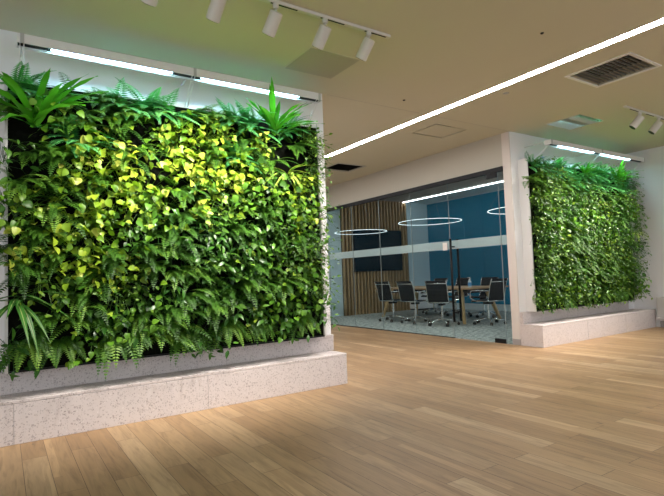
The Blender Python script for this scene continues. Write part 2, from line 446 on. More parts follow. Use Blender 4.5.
# ------------------------------------------------------------------ ceiling fittings
def grille(rect, name, label, nslat, dark=False):
    x0, y0, x1, y1 = rect; t = empty(name, ((x0+x1)/2, (y0+y1)/2, CZ)); tag(t, label, 'ceiling vent')
    fw = 0.035; bm = bmesh.new()
    m = MT['black_metal'] if dark else MT['white_metal']
    for lo, hi in (((x0-fw, y0-fw), (x1+fw, y0)), ((x0-fw, y1), (x1+fw, y1+fw)), ((x0-fw, y0), (x0, y1)), ((x1, y0), (x1+fw, y1))):
        bx(bm, (*lo, CZ-0.008), (*hi, CZ+0.001))
    rel(finish('frame', bm, MT['grey_metal'] if dark else MT['white_metal'], bevel=0.002), t)
    rel(box('duct', (x0, y0, CZ+0.10), (x1, y1, CZ+0.11), MT['black']), t)
    bm = bmesh.new()
    for i in range(nslat):
        yy = y0 + (i+0.5)*(y1-y0)/nslat
        n = 5; P = []
        for k in range(n):                       # curved deflector blade
            a = k/(n-1); P.append((yy - 0.018*(1-a)**2 + 0.004, CZ+0.001+0.035*a))
        for k in range(n-1):
            (ya, za), (yb, zb) = P[k], P[k+1]
            q = [(x0, ya, za), (x1, ya, za), (x1, yb, zb), (x0, yb, zb)]
            vs = [bm.verts.new(c) for c in q] + [bm.verts.new((c[0], c[1]+0.0025, c[2])) for c in q]
            for idx in ((0,1,2,3),(7,6,5,4),(0,4,5,1),(1,5,6,2),(2,6,7,3),(3,7,4,0)): bm.faces.new([vs[j] for j in idx])
    rel(finish('louvre_blades', bm, MT['black_metal'] if dark else MT['grey_metal']), t)
    return t
grille(VENT, 'air_vent', 'square pale-framed air vent with dark louvres right of the linear light', 13)
grille(VENT2, 'air_vent', 'dark ceiling vent beside the left green wall, above the glass', 10, True)
x0, y0, x1, y1 = DIFF
t = empty('air_diffuser', ((x0+x1)/2, (y0+y1)/2, CZ)); tag(t, 'square ceiling diffuser with a flat centre plate and dark slot', 'ceiling vent')
bm = bmesh.new(); fw = 0.05
for lo, hi in (((x0-fw, y0-fw), (x1+fw, y0)), ((x0-fw, y1), (x1+fw, y1+fw)), ((x0-fw, y0), (x0, y1)), ((x1, y0), (x1+fw, y1))):
    bx(bm, (*lo, CZ-0.003), (*hi, CZ+0.001))
rel(finish('frame', bm, MT['ceiling']), t)
rel(box('duct', (x0, y0, CZ+0.12), (x1, y1, CZ+0.13), MT['black']), t)
rel(box('centre_plate', (x0+0.035, y0+0.035, CZ-0.002), (x1-0.035, y1-0.035, CZ+0.008), MT['ceiling'], bevel=0.003), t)
for (x0, y0, x1, y1), lab, m in (((2.23, 3.57, 2.77, 4.07), 'square matt access panel in the ceiling before the left green wall', MT['panel_glossy']),
                                 ((6.28, 3.51, 6.87, 4.0), 'square shiny access panel in the ceiling before the right green wall', MT['panel_mirror'])):
    t = empty('access_panel', ((x0+x1)/2, (y0+y1)/2, CZ)); tag(t, lab, 'ceiling panel')
    rel(box('hatch', (x0+0.008, y0+0.008, CZ-0.006), (x1-0.008, y1-0.008, CZ-0.0005), m, bevel=0.001), t)
    bm = bmesh.new()
    for lo, hi in (((x0-.006, y0-.006), (x1+.006, y0+.006)), ((x0-.006, y1-.006), (x1+.006, y1+.006)), ((x0-.006, y0), (x0+.006, y1)), ((x1-.006, y0), (x1+.006, y1))):
        bx(bm, (*lo, CZ-0.004), (*hi, CZ-0.0005))
    rel(finish('frame', bm, MT['ceiling']), t)
for i, (x, y, lab) in enumerate(((4.743, 3.481, 'small round sensor on the ceiling right of the linear light, near the square vent'),
                                 (3.854, 4.195, 'tiny sprinkler cap on the ceiling between the linear light and the left planted wall'),
                                 (3.812, 2.409, 'tiny dark sprinkler cap on the ceiling left of the linear light, nearest the camera'))):
    o = lathe('ceiling_sensor', [(0.012 if i else 0.03, -0.008), (0.016 if i else 0.036, 0)], MT['grey_metal'] if i == 0 else MT['black_metal'], n=12)
    o.location = (x, y, CZ); tag(o, lab, 'sensor')

# ------------------------------------------------------------------ track lights
def make_spot():
    t = empty('track_spotlight')
    lathe('mount', [(0.020, -0.035), (0.022, 0.0)], MT['spot_white'], t, n=12)
    tub('stem', [(0, 0, -0.03), (0, 0.0, -0.075)], 0.008, MT['spot_white'], t)
    A = Matrix.Translation((0, 0.0, -0.075)) @ Matrix.Rotation(rad(40), 4, 'X')
    def tr(o):
        o.data.transform(A); return o
    tr(lathe('baffle_ring', [(0.0435, -0.1505), (0.042, -0.152)], MT['black_metal'], t, n=28))
    b = tr(lathe('lamp_body', [(0.034, 0.02), (0.047, 0.015), (0.048, -0.145), (0.044, -0.15)], MT['spot_white'], t, n=28))
    tr(lathe('lamp_lens', [(0.032, -0.1405), (0.032, -0.139)], MT['lens'], t, n=24))
    return t, A
spot0, SA = make_spot()
def track(name, x0, x1, y, label, xs, labels, group, power):
    t = empty(name, ((x0+x1)/2, y, CZ)); tag(t, label, 'light track')
    rel(box('rail', (x0, y-0.018, CZ-0.024), (x1, y+0.018, CZ), MT['spot_white'], bevel=0.003), t)
    bm = bmesh.new(); x = x0+0.12
    while x+0.2 < x1: bx(bm, (x, y-0.008, CZ-0.0245), (x+0.22, y+0.008, CZ-0.0238)); x += 0.42
    rel(finish('conductor_slots', bm, MT['black_metal']), t)
    for i, x in enumerate(xs):
        s = spot0 if not used else copy_tree(spot0)
        used.append(1)
        s.location = (x, y, CZ-0.024); s.rotation_euler = (0, 0, rad(12 if x < 5 else 38)); tag(s, labels[i], 'spotlight', group)
        ld = D.lights.new('spot_beam', 'SPOT'); ld.energy = power; ld.color = SPOT_COL
        ld.spot_size = rad(92); ld.spot_blend = 0.9; ld.shadow_soft_size = 0.02
        lo = D.objects.new('spot_beam', ld); COL.objects.link(lo); lo.parent = s
        lo.matrix_local = SA @ Matrix.Translation((0, 0, -0.156)) @ Matrix.Rotation(rad(0), 4, 'X')
used = []
nth = ('leftmost', 'second from the left', 'third from the left', 'fourth from the left', 'fifth and rightmost')
track('light_track', -0.2, 2.70, 3.08, 'white ceiling track above the left green wall', [0.80, 1.22, 1.64, 2.06, 2.48],
      ['white cylinder spotlight on the left track, ' + n for n in nth], 'spotlights on the left ceiling track', SPOT_W)
track('light_track', 6.49, 9.0, 3.05, 'white ceiling track above the right green wall', [6.87, 7.38, 7.89, 8.40, 8.85],
      ['white cylinder spotlight on the right track, nearest the air vent', 'white cylinder spotlight on the right track, second from its left end', 'white cylinder spotlight on the right track, third from its left end',
       'white cylinder spotlight on the right track, fourth from its left end', 'added unseen white cylinder spotlight on the right track, brightening the end wall'], 'spotlights on the right ceiling track', SPOT_W*1.1)  # the last lamp is out of view, added to brighten the end wall

# ------------------------------------------------------------------ grow-light bars on arms above the plants
def grow_bar(x0, x1, y, z, lab, segs):
    t = empty('grow_light_bar', ((x0+x1)/2, y, z)); tag(t, lab, 'light bar')
    hw, ht = 0.050, 0.066
    bm = bmesh.new()                                  # channel profile open below
    bx(bm, (x0, y-hw, z-ht), (x1, y-hw+0.005, z)); bx(bm, (x0, y+hw-0.005, z-ht), (x1, y+hw, z)); bx(bm, (x0, y-hw+0.005, z-0.006), (x1, y+hw-0.005, z))
    for a in (x0, x1-0.004): bx(bm, (a, y-hw+0.005, z-ht), (a+0.004, y+hw-0.005, z-0.006))
    rel(finish('housing', bm, MT['white_metal']), t)
    rel(box('black_backing', (x0+0.004, y-hw+0.005, z-ht+0.016), (x1-0.004, y+hw-0.005, z-0.010), MT['black_metal']), t)
    for a, b in segs:
        g = rel(box('led_tube', (a, y-0.012, z-ht+0.010), (b, y+0.014, z-ht+0.019), MT['grow'], bevel=0.003), t)
        e = box('tube_edge', (a, y-0.022, z-ht+0.010), (b, y-0.0125, z-ht+0.0185), MT['growblue']); e.parent = g
    for x in (x0+0.03, (x0+x1)/2, x1-0.03):
        a = rel(tub('arm', [(x, y+0.02, z-0.01), (x, WY, z-0.01)], 0.007, MT['white_metal']), t)
        a = rel(tub('strut', [(x-0.012, y-0.01, z-0.05), (x-0.012, WY-0.02, z-0.36)], 0.004, MT['white_metal']), t)
        a = rel(tub('strut', [(x+0.012, y-0.01, z-0.05), (x+0.012, WY-0.02, z-0.36)], 0.004, MT['white_metal']), t)
        rel(box('clip', (x-0.012, y-0.054, z-0.066), (x+0.012, y-0.050, z+0.004), MT['grey_metal']), t)
    return t
grow_bar(0.095, 2.66, 4.13, 2.885, 'long white light bar on arms above the left green wall', [(0.31, 1.20), (1.45, 2.42)])
grow_bar(6.42, 9.15, 4.08, 2.875, 'white light bar on arms above the right green wall', [(6.70, 7.62), (7.84, 8.72)])

# ------------------------------------------------------------------ terrazzo planter benches
def bench(x0, x1, yf, lab, joints):
    t = empty('planter_bench', ((x0+x1)/2, yf, 0)); tag(t, lab, 'bench')
    yu = WY-0.03
    rel(box('bench_body', (x0, yf, 0), (x1, WY, 0.276), MT['terrazzo'], bevel=0.003), t)
    rel(box('bench_top', (x0-0.001, yf-0.001, 0.279), (x1+0.001, WY, 0.300), MT['terrazzo'], bevel=0.003), t)
    rel(box('shadow_joint', (x0+0.002, yf+0.002, 0.276), (x1-0.002, WY, 0.279), MT['joint']), t)
    rel(box('upstand', (x0 if x0 < 1 else x0+0.01, yu-0.02, 0.300), (x1+0.03 if x0 < 1 else x1-0.25, WY, 0.462), MT['terrazzo'], bevel=0.003), t)
    bm = bmesh.new()
    for x in joints: bx(bm, (x, yf-0.0022, 0.0), (x+0.0025, yf-0.0005, 0.276)); bx(bm, (x, yu-0.0215, 0.301), (x+0.0025, yu-0.0195, 0.461))
    rel(finish('panel_joints', bm, MT['joint']), t)
bench(-2.2, 2.882, 4.148, 'long speckled terrazzo bench under the left green wall', [0.07, 1.45])
bench(6.10, 9.30, 4.115, 'speckled terrazzo bench under the right green wall', [7.2, 8.3])

# ------------------------------------------------------------------ glass partition and door
t = empty('window_1', (GX, 8.2, 0)); tag(t, kind='structure')
def pane(y0, y1, parent):
    g = rel(box('glass_panel', (GX-0.006, y0+0.003, 0.012), (GX+0.006, y1-0.003, 2.515), MT['glass']), parent)
    b = box('frosted_band', (GX+0.0065, y0+0.003, 1.435), (GX+0.0072, y1-0.003, 1.575), MT['frost']); b.parent = g
    return g
ys = [4.60, 4.70, None, 5.70, 6.60, 7.50, 8.40, 9.30, 10.2, 11.1]
for a, b in ((4.60, 4.71), (5.70, 6.60), (6.60, 7.50), (7.50, 8.40), (8.40, 9.30), (9.30, 10.2), (10.2, 11.0)): pane(a, b, t)
rel(box('head_channel', (GX-0.03, 4.60, 2.512), (GX+0.03, 11.0, 2.577), MT['black_metal']), t)
rel(box('floor_channel', (GX-0.012, 5.70, 0.0), (GX+0.012, 11.0, 0.012), MT['black_metal']), t)
bm = bmesh.new()
for y in (4.705, 5.70, 6.60, 7.50, 8.40, 9.30): bx(bm, (GX-0.0065, y-0.002, 0.012), (GX+0.0065, y+0.002, 2.512))
rel(finish('panel_joints', bm, mat('glass_joint', (0.30, 0.34, 0.33), 0.5)), t)
t = empty('door_1', (GX, 4.80, 0)); tag(t, kind='structure')
pane(4.71, 5.70, t)
for zz in ((2.44, 2.545), (0.003, 0.065)):
    rel(box('hinge_fitting', (GX-0.018, 4.71, zz[0]), (GX+0.018, 4.90, zz[1]), MT['black_metal'], bevel=0.002), t)
for s in (-1, 1):
    h = empty('handle'); h.parent = t; h.matrix_parent_inverse = Matrix.Translation(-t.location)
    X = GX + s*0.080
    tub('grip', [(X, 5.62, 0.27), (X, 5.62, 1.60)], 0.019, MT['black_metal'], h, n=10)
    for z in (0.42, 1.47): tub('standoff', [(GX, 5.62, z), (X, 5.62, z)], 0.011, MT['black_metal'], h)
rel(box('notice', (GX-0.0085, 5.76, 1.425), (GX-0.0070, 5.86, 1.55), MT['paper']), D.objects['window_1'])

# ------------------------------------------------------------------ meeting room furniture
def ribbed_panel(name, path, width, thick, material, parent, rib=0.028):
    """padded sling panel following a side profile (y, z), ribbed across"""
    P = [Vector((0, a, b)) for a, b in path]
    seg = [(P[i+1]-P[i]).length for i in range(len(P)-1)]; L = sum(seg)
    n = max(8, int(L/rib)*4); pts = []
    for k in range(n+1):
        d = L*k/n; i = 0
        while i < len(seg)-1 and d > seg[i]: d -= seg[i]; i += 1
        t = P[i].lerp(P[i+1], d/seg[i]); tg = (P[i+1]-P[i]).normalized()
        nr = Vector((0, -tg.z, tg.y)); off = thick*(0.5+0.5*abs(math.sin(math.pi*(L*k/n)/rib)))
        pts.append((t + nr*off, t - nr*off))
    bm = bmesh.new(); rows = []
    for a, b in pts:
        rows.append([bm.verts.new((x, p.y, p.z)) for p in (a, b) for x in ((-width/2, width/2) if p is a else (width/2, -width/2))])
    for A, B in zip(rows, rows[1:]):
        for k in range(4): bm.faces.new((A[k], A[(k+1) % 4], B[(k+1) % 4], B[k]))
    bm.faces.new(rows[0][::-1]); bm.faces.new(rows[-1])
    return finish(name, bm, material, parent)

def make_chair():
    t = empty('office_chair')
    for k in range(5):
        a = 2*math.pi*k/5 + 0.3; c, s = math.cos(a), math.sin(a)
        lg = tub('leg', [(0.02*c, 0.02*s, 0.115), (0.16*c, 0.16*s, 0.098), (0.31*c, 0.31*s, 0.070)], [0.019, 0.014, 0.011], MT['chrome'], t)
        bm = bmesh.new(); px, py = 0.31*c, 0.31*s
        for o_ in (-0.016, 0.016):
            qx, qy = px - s*o_, py + c*o_
            tube(bm, [(qx+s*0.010, qy-c*0.010, 0.028), (qx-s*0.010, qy+c*0.010, 0.028)], 0.028, 14)
        tube(bm, [(px, py, 0.028), (px, py, 0.075)], 0.006, 8)
        finish('caster', bm, MT['rubber'], lg, smooth=False)
    lathe('gas_column', [(0.030, 0.09), (0.030, 0.14), (0.024, 0.145), (0.024, 0.27), (0.016, 0.275), (0.016, 0.40)], MT['chrome'], t, n=16)
    box('tilt_mechanism', (-0.05, -0.09, 0.385), (0.05, 0.09, 0.42), MT['black_metal'], t, bevel=0.006)
    seatp = [(0.25, 0.425), (0.235, 0.447), (0.20, 0.458), (0.0, 0.448), (-0.14, 0.440), (-0.19, 0.452)]
    backp = [(-0.19, 0.452), (-0.225, 0.50), (-0.245, 0.58), (-0.275, 0.72), (-0.315, 0.83), (-0.345, 0.87)]
    ribbed_panel('seat', seatp, 0.40, 0.010, MT['mesh_black'], t)
    ribbed_panel('backrest', backp, 0.40, 0.010, MT['mesh_black'], t)
    for s in (-1, 1):
        tub('side_frame', [(s*0.211, a, b) for a, b in seatp + backp[1:]], 0.009, MT['chrome'], t)
        loop = []
        for a, b in ((0.10, 0.455), (0.15, 0.50), (0.165, 0.58), (0.15, 0.635), (0.11, 0.655), (-0.05, 0.655), (-0.19, 0.655), (-0.25, 0.65)):
            loop.append((s*(0.218 + (0.09 if 0.46 < b else 0) * (0 if a < -0.22 else 1)), a, b))
        tub('armrest', loop, 0.011, MT['chrome'], t)
    for (a, b) in ((-0.318, 0.815), (-0.215, 0.452), (0.10, 0.435)):
        tub('cross_bar', [(-0.211, a, b), (0.211, a, b)], 0.010, MT['chrome'], t)
    return t
chair0 = make_chair()
spots = [  # x, y, heading (faces +Y at 0), label
    (7.44, 8.78, -84, 'black office chair at the near side of the table, leftmost, before the slatted wall'),
    (7.44, 8.04, -84, 'black office chair at the near side of the table, middle of the three'),
    (7.40, 7.22, -64, 'black office chair at the near table side, rightmost, just left of the door handle'),
    (8.10, 6.64, -6, 'black office chair at the table end nearest the glass door hinge, seen from the side'),
    (9.3, 7.75, 100, 'black office chair across the table, behind the white bottle'),
    (9.3, 8.60, 92, 'black office chair across the table, left of the door handle'),
    (9.35, 9.4, 95, 'black office chair across the table, farthest and mostly hidden by other chairs'),
]
for i, (x, y, a, lab) in enumerate(spots):
    c = chair0 if i == 0 else copy_tree(chair0)
    c.location = (x, y, 0.001); c.rotation_euler = (0, 0, rad(a)); c.scale = (1, 1, 1.035); tag(c, lab, 'chair', 'office chairs around the meeting table')

t = empty('meeting_table', (8.35, 8.30, 0.001)); tag(t, 'long wooden meeting table with slanted pale wooden legs', 'table')
TX0, TX1, TY0, TY1 = -0.62, 0.62, -1.5, 1.5
box('tabletop', (TX0, TY0, 0.70), (TX1, TY1, 0.73), MT['tabletop'], t, bevel=0.006)
bm = bmesh.new()
for x in (-0.40, 0.34): bx(bm, (x, -1.3, 0.63), (x+0.06, 1.3, 0.70))
for y in (-1.12, 1.06, -0.03): bx(bm, (-0.45, y, 0.60), (0.45, y+0.06, 0.66))
finish('under_frame', bm, MT['black_metal'], t)
for sx in (-1, 1):
    for sy in (-1, 1):
        bm = bmesh.new()
        top = Vector((sx*0.40, sy*1.09, 0.70)); bot = Vector((sx*0.56, sy*1.30, 0.0))
        rows = []
        for p, w, d in ((bot, 0.026, 0.022), (top, 0.055, 0.035)):
            rows.append([bm.verts.new((p.x+a*d, p.y+b*w, p.z)) for a, b in ((-1, -1), (1, -1), (1, 1), (-1, 1))])
        A, B = rows
        for k in range(4): bm.faces.new((A[k], A[(k+1) % 4], B[(k+1) % 4], B[k]))
        bm.faces.new(A[::-1]); bm.faces.new(B)
        finish('leg', bm, MT['tableleg'], t, bevel=0.004)
# dispenser bottle
t = empty('pump_bottle', (8.15, 7.13, 0.7315)); tag(t, 'small pump bottle with blue label on the meeting table', 'bottle')
lathe('bottle_body', [(0.034, 0), (0.036, 0.01), (0.036, 0.12), (0.016, 0.145), (0.014, 0.155)], MT['bottle'], t, n=18)
lathe('label_sleeve', [(0.0368, 0.03), (0.0368, 0.10)], MT['bottle_label'], t, n=18)
lathe('pump', [(0.016, 0.153), (0.016, 0.170), (0.006, 0.172), (0.006, 0.195), (0.012, 0.197), (0.012, 0.208)], MT['white_metal'], t, n=12)
tub('nozzle', [(0, 0, 0.203), (-0.02, 0.03, 0.203), (-0.024, 0.036, 0.195)], 0.004, MT['white_metal'], t)
# screen
t = empty('wall_screen', (8.78, SY-0.11, 1.70)); tag(t, 'large black flat screen mounted on the slatted wall', 'screen')
rel(box('bezel', (7.93, SY-0.135, 1.155), (9.63, SY-0.096, 2.30), MT['black_metal'], bevel=0.004), t)
rel(box('display_panel', (7.945, SY-0.137, 1.172), (9.615, SY-0.1345, 2.285), MT['screen']), t)
# low cabinet by the back wall
t = empty('low_cabinet', (10.2, SY-0.22, 0.001)); tag(t, 'low white cabinet against the pale wall behind the chairs', 'cabinet')
box('body', (-0.32, -0.2, 0.04), (0.42, 0.2, 0.62), MT['white_metal'], t, bevel=0.003)
box('plinth', (-0.30, -0.18, 0.0), (0.40, 0.19, 0.04), MT['black_metal'], t)
for x in (-0.315, 0.055):
    d = box('door', (x, -0.218, 0.05), (x+0.36, -0.2, 0.61), MT['white_metal'], t, bevel=0.002)
    box('door_handle', (x+0.15, -0.228, 0.50), (x+0.21, -0.218, 0.515), MT['grey_metal'], d)
# ring pendants
def ring(cx, cy, cz, R, lab):
    t = empty('ring_pendant', (cx, cy, cz)); tag(t, lab, 'pendant light', 'ring pendants over the meeting table')
    n = 56; bm = bmesh.new()
    for (ra, rb, za, zb) in ((R-0.004, R+0.004, 0.0, 0.006),):
        prof = ((ra, za), (rb, za), (rb, zb), (ra, zb)); rings = [[bm.verts.new((q*math.cos(2*math.pi*k/n), q*math.sin(2*math.pi*k/n), z)) for q, z in prof] for k in range(n)]
        for k in range(n):
            A, B = rings[k], rings[(k+1) % n]
            for j in range(4): bm.faces.new((A[j], A[(j+1) % 4], B[(j+1) % 4], B[j]))
    finish('light_ring', bm, MT['ring'], t)
    for k in range(3):
        a = 2*math.pi*k/3+0.4
        tub('cable', [(R*math.cos(a), R*math.sin(a), 0.02), (0.0+0.03*math.cos(a), 0.03*math.sin(a), MZ-0.09-cz)], 0.0012, MT['grey_metal'], t, n=5)
    lathe('canopy', [(0.06, MZ-0.09-cz), (0.06, MZ-0.05-cz)], MT['white_metal'], t, n=20)
ring(7.6, 10.10, 2.15, 0.66, 'glowing ring pendant hanging before the black screen')
ring(7.6, 7.65, 2.14, 0.66, 'glowing ring pendant in the middle, before the pale corner and teal wall')
ring(7.6, 5.28, 2.10, 0.66, 'glowing ring pendant at the right, cut off by the wall beside the glass door')
# small cabinet on the end wall at the right edge of the photo
t = empty('wall_cabinet', (9.25, 3.6, 0.15)); tag(t, 'low pale wall-hung box beside the right bench, cut by the photo edge', 'cabinet')
rel(box('box_body', (9.24, 2.9, 0.17), (EX, 4.06, 0.51), MT['cabinet'], bevel=0.004), t)
rel(box('base_shelf', (9.22, 2.88, 0.145), (EX, 4.075, 0.17), MT['white_metal'], bevel=0.002), t)
S(box('baseboard_right', (EX-0.015, -4, 0), (EX, 4.06, 0.10), MT['skirting']))

# ------------------------------------------------------------------ living walls
def frame_box(x0, x1, lab):
    t = empty('planting_frame', ((x0+x1)/2, WY-0.08, 0.47)); tag(t, lab, 'planting frame')
    rel(box('planting_felt', (x0+0.02, WY-0.13, 0.475), (x1-0.02, WY, 2.62), MT['felt']), t)
    for x in (x0, x1-0.02): rel(box('side_panel', (x, WY-0.15, 0.465), (x+0.02, WY, 2.66), MT['white_metal']), t)
    rel(box('top_panel', (x0+0.0205, WY-0.135, 2.621), (x1-0.0205, WY, 2.66), MT['white_metal']), t)
    rel(box('drip_tray', (x0+0.02, WY-0.15, 0.464), (x1-0.02, WY-0.02, 0.478), MT['black_metal']), t)
frame_box(0.02, 2.76, 'shallow white frame with black felt holding the plants of the left green wall')
frame_box(6.27, 9.12, 'shallow white frame with black felt holding the plants of the right green wall')

class Leaves:
    def __init__(s): s.v = []; s.f = []; s.tone = []; s.ac = []
    def leaf(s, base, d, nrm, L, Wd, shape='heart', curl=0.25, fold=0.25, tone=0.5, wave=0.0, rows=6, rng=None):
        d = d/np.linalg.norm(d); nrm = nrm - d*nrm.dot(d); nrm /= np.linalg.norm(nrm)+1e-9; side = np.cross(d, nrm)
        i0 = len(s.v)
        for k in range(rows):
            t = k/(rows-1)
            if shape == 'heart': w = 0.42 if k == 0 else max(0, math.sin(math.pi*(0.16+0.84*t)**0.80))**0.8
            elif shape == 'lance': w = max(0.02, math.sin(math.pi*t**0.8))
            elif shape == 'strap': w = min(1, 0.35+t*2.0) * (1 - max(0, (t-0.6)/0.4)**2.2)
            else: w = max(0.02, math.sin(math.pi*t))
            w = max(w, 0.02)*Wd/2
            p = base + d*L*t - nrm*curl*L*t*t
            wv = nrm*wave*Wd*math.sin(t*17+i0)
            s.v += [tuple(p - side*w + nrm*fold*w + wv), tuple(p), tuple(p + side*w + nrm*fold*w - wv)]
            s.ac += [1.0, 0.0, 1.0]; s.tone += [tone]*3
        for k in range(rows-1):
            a = i0+3*k
            s.f += [(a, a+1, a+4, a+3), (a+1, a+2, a+5, a+4)]
    def stem(s, a, b, w=0.002):
        d = b-a; sd = np.cross(d, (0, 0, 1.0)); n = np.linalg.norm(sd); sd = sd/n*w if n > 1e-6 else np.array((w, 0, 0))
        i = len(s.v); up = np.array((0, 0, w))
        s.v += [tuple(a-sd), tuple(a+sd), tuple(a+up), tuple(b-sd), tuple(b+sd), tuple(b+up)]; s.ac += [0.3]*6; s.tone += [0.35]*6
        s.f += [(i, i+1, i+4, i+3), (i+1, i+2, i+5, i+4), (i+2, i, i+3, i+5)]
    def kite(s, base, d, nrm, L, w, tone):
        sd = np.cross(d, nrm); n = np.linalg.norm(sd); sd = sd/(n+1e-9)
        i = len(s.v); m = base + d*L*0.35
        s.v += [tuple(base), tuple(m - sd*w/2), tuple(base + d*L - nrm*0.12*L), tuple(m + sd*w/2)]; s.ac += [0.2]*4; s.tone += [tone]*4
        s.f.append((i, i+1, i+2, i+3))
    def mesh(s, name, material):
        me = D.meshes.new(name); me.from_pydata(s.v, [], s.f)
        a = me.attributes.new('tone', 'FLOAT', 'POINT'); a.data.foreach_set('value', s.tone)
        b = me.attributes.new('across', 'FLOAT', 'POINT'); b.data.foreach_set('value', s.ac)
        me.polygons.foreach_set('use_smooth', [True]*len(me.polygons))
        me.materials.append(material); me.update()
        return me
V = lambda *a: np.array(a, float)
def unit(v): return v/np.linalg.norm(v)

# plants grow from the origin on the felt, outwards along -Y
def pothos(rng, n=26, size=0.095, spread=0.15, drop=0.0, shape='heart', asp=0.85):
    P = Leaves()
    for k in range(n):
        cg = lambda: max(-1.5, min(1.5, rng.gauss(0, 1)))
        q = V(cg()*spread, -min(0.25, abs(rng.gauss(0.12, 0.075))), -0.02-drop+cg()*spread*.8)
        root = V(q[0]*0.25, 0, q[2]*0.3)
        P.stem(root, q*V(.7, .85, .7)+V(0, 0, 0.03)); P.stem(q*V(.7, .85, .7)+V(0, 0, 0.03), q)
        d = unit(V(rng.gauss(0, .8)+q[0]*2, -0.6+rng.gauss(0, .35), -0.45+rng.gauss(0, .6)))
        nm = unit(V(rng.gauss(0, .55), -0.6+rng.gauss(0, .3), 0.8+rng.gauss(0, .3)))
        L = size*rng.uniform(0.65, 1.25)
        P.leaf(q, d, nm, L, L*asp, shape, curl=rng.uniform(.1, .35), fold=rng.uniform(.1, .45), tone=min(1, max(0, rng.gauss(.58, .24))))
    return P
def fern(rng, n=13, L=0.36, ll=0.055, up=0.5, hang=1.0, lw=0.011):
    P = Leaves()
    for k in range(n):
        az = rng.uniform(-1.25, 1.25); el = rng.uniform(-0.5, 1.1)*up
        d = V(math.sin(az)*math.cos(el), -math.cos(az)*math.cos(el), math.sin(el))
        Lf = L*rng.uniform(.7, 1.15); N = 17; p = V(rng.gauss(0, .02), 0, rng.gauss(0, .02)); tone = min(1, max(0, rng.gauss(.5, .22)))
        for i in range(N):
            t = i/(N-1); pn = p + d*Lf/N
            if i > 0: P.stem(p, pn, 0.0012)
            nm = V(0, -0.3, 1.0); nm = unit(nm - d*nm.dot(d)); sd = np.cross(d, nm)
            w = ll*max(0.0, math.sin(math.pi*(0.12+0.86*t)**0.75))+0.004
            if i > 1:
                for s_ in (-1, 1):
                    dd = unit(sd*s_ + d*0.35)
                    P.kite(p, dd, nm, w, lw*1.25, min(1, max(0, tone+rng.gauss(0, .06))))
            p = pn; d = unit(d + V(0, -0.02, -0.075*hang*(0.5+t)))
    return P
def strap(rng, n=14, L=0.42, Wd=0.055, el0=0.5, curl=0.35, shape='strap', wave=0.08, azr=1.4, out=1.0):
    P = Leaves()
    for k in range(n):
        az = -azr + 2*azr*k/(n-1) + rng.gauss(0, .12); el = rng.gauss(el0, .30)
        d = V(math.sin(az)*math.cos(el), -math.cos(az)*math.cos(el)*out, math.sin(el))
        nm = V(-math.sin(az)*math.sin(el), math.cos(az)*math.sin(el)-0.2, math.cos(el)+0.1)
        P.leaf(V(rng.gauss(0, .015), -0.02, rng.gauss(0, .015)), d, nm, L*rng.uniform(.65, 1.1), Wd*rng.uniform(.8, 1.15), shape, curl=rng.uniform(.5, 1.3)*curl, fold=.25, wave=wave, rows=12, tone=rng.uniform(.1, .9))
    return P

rng = random.Random(11)
LIB = {}
def lib(key, fn, material, count, name):
    LIB[key] = [fn().mesh(name, MT[material]) for _ in range(count)]
lib('lime', lambda: pothos(rng, 40, 0.058, 0.12, 0.01), 'lime', 4, 'lime_pothos')
lib('green', lambda: pothos(rng, 42, 0.056, 0.12, 0.01), 'green', 4, 'green_pothos')
lib('dark', lambda: pothos(rng, 40, 0.075, 0.12, 0.0, 'lance', 0.42), 'dark', 4, 'peace_lily')
lib('fern', lambda: fern(rng, 15, 0.38, 0.055, .55, 1.0, .0125), 'fern', 4, 'sword_fern')
lib('hang', lambda: fern(rng, 13, 0.36, 0.052, .1, 1.9, .0125), 'fern', 3, 'hanging_fern')
lib('blue', lambda: fern(rng, 17, 0.33, 0.055, .9, 0.7, .014), 'litfern', 4, 'grow_lit_fern')
lib('small', lambda: pothos(rng, 70, 0.042, 0.12, 0.0, 'lance', 0.62), 'fig', 4, 'creeping_fig')
lib('smalld', lambda: pothos(rng, 70, 0.045, 0.12, 0.0, 'lance', 0.5), 'dark', 3, 'creeping_fig')
lib('nest', lambda: strap(rng, 19, 0.50, 0.042, 0.65, .35, wave=.15), 'nest', 2, 'birds_nest_fern')
lib('varieg', lambda: strap(rng, 15, 0.30, 0.034, 0.25, .7, 'lance', 0.02), 'varieg', 2, 'variegated_dracaena')
lib('stripe', lambda: strap(rng, 14, 0.36, 0.040, 0.3, .8, 'lance', 0.02), 'stripe', 2, 'spider_plant')

NAMES = dict(lime=('pothos', 'clump of yellow-green heart-shaped leaves'), green=('pothos', 'clump of mid-green heart-shaped leaves'),
    dark=('leafy_plant', 'dark green plant with long pointed leaves'), fern=('fern', 'green fern with arching fronds'),
    hang=('fern', 'fern with drooping fronds over the bottom edge'), blue=('fern', 'fern tinted blue-green as lit by the light bar'),
    small=('creeping_plant', 'small-leaved bright green creeping plant'), smalld=('creeping_plant', 'small-leaved dark green creeping plant'))
def nm_pl(k): return {'lime': 'yellow-green pothos', 'green': 'mid-green pothos', 'dark': 'dark pointed-leaf plants', 'fern': 'arching ferns', 'hang': 'drooping ferns', 'blue': 'light-tinted ferns', 'small': 'bright small-leaved plants', 'smalld': 'dark small-leaved plants'}[k]
def put(key, x, y, z, rz, sc, label=None, group=None, name=None, tilt=0.0):
    nm, lb = NAMES.get(key, (None, None))
    o = D.objects.new(name or nm, rng.choice(LIB[key])); COL.objects.link(o)
    o.location = (x, y, z); o.rotation_euler = (tilt, 0, rz); o.scale = (sc, sc, sc)
    tag(o, label, 'plant', group)
    return o

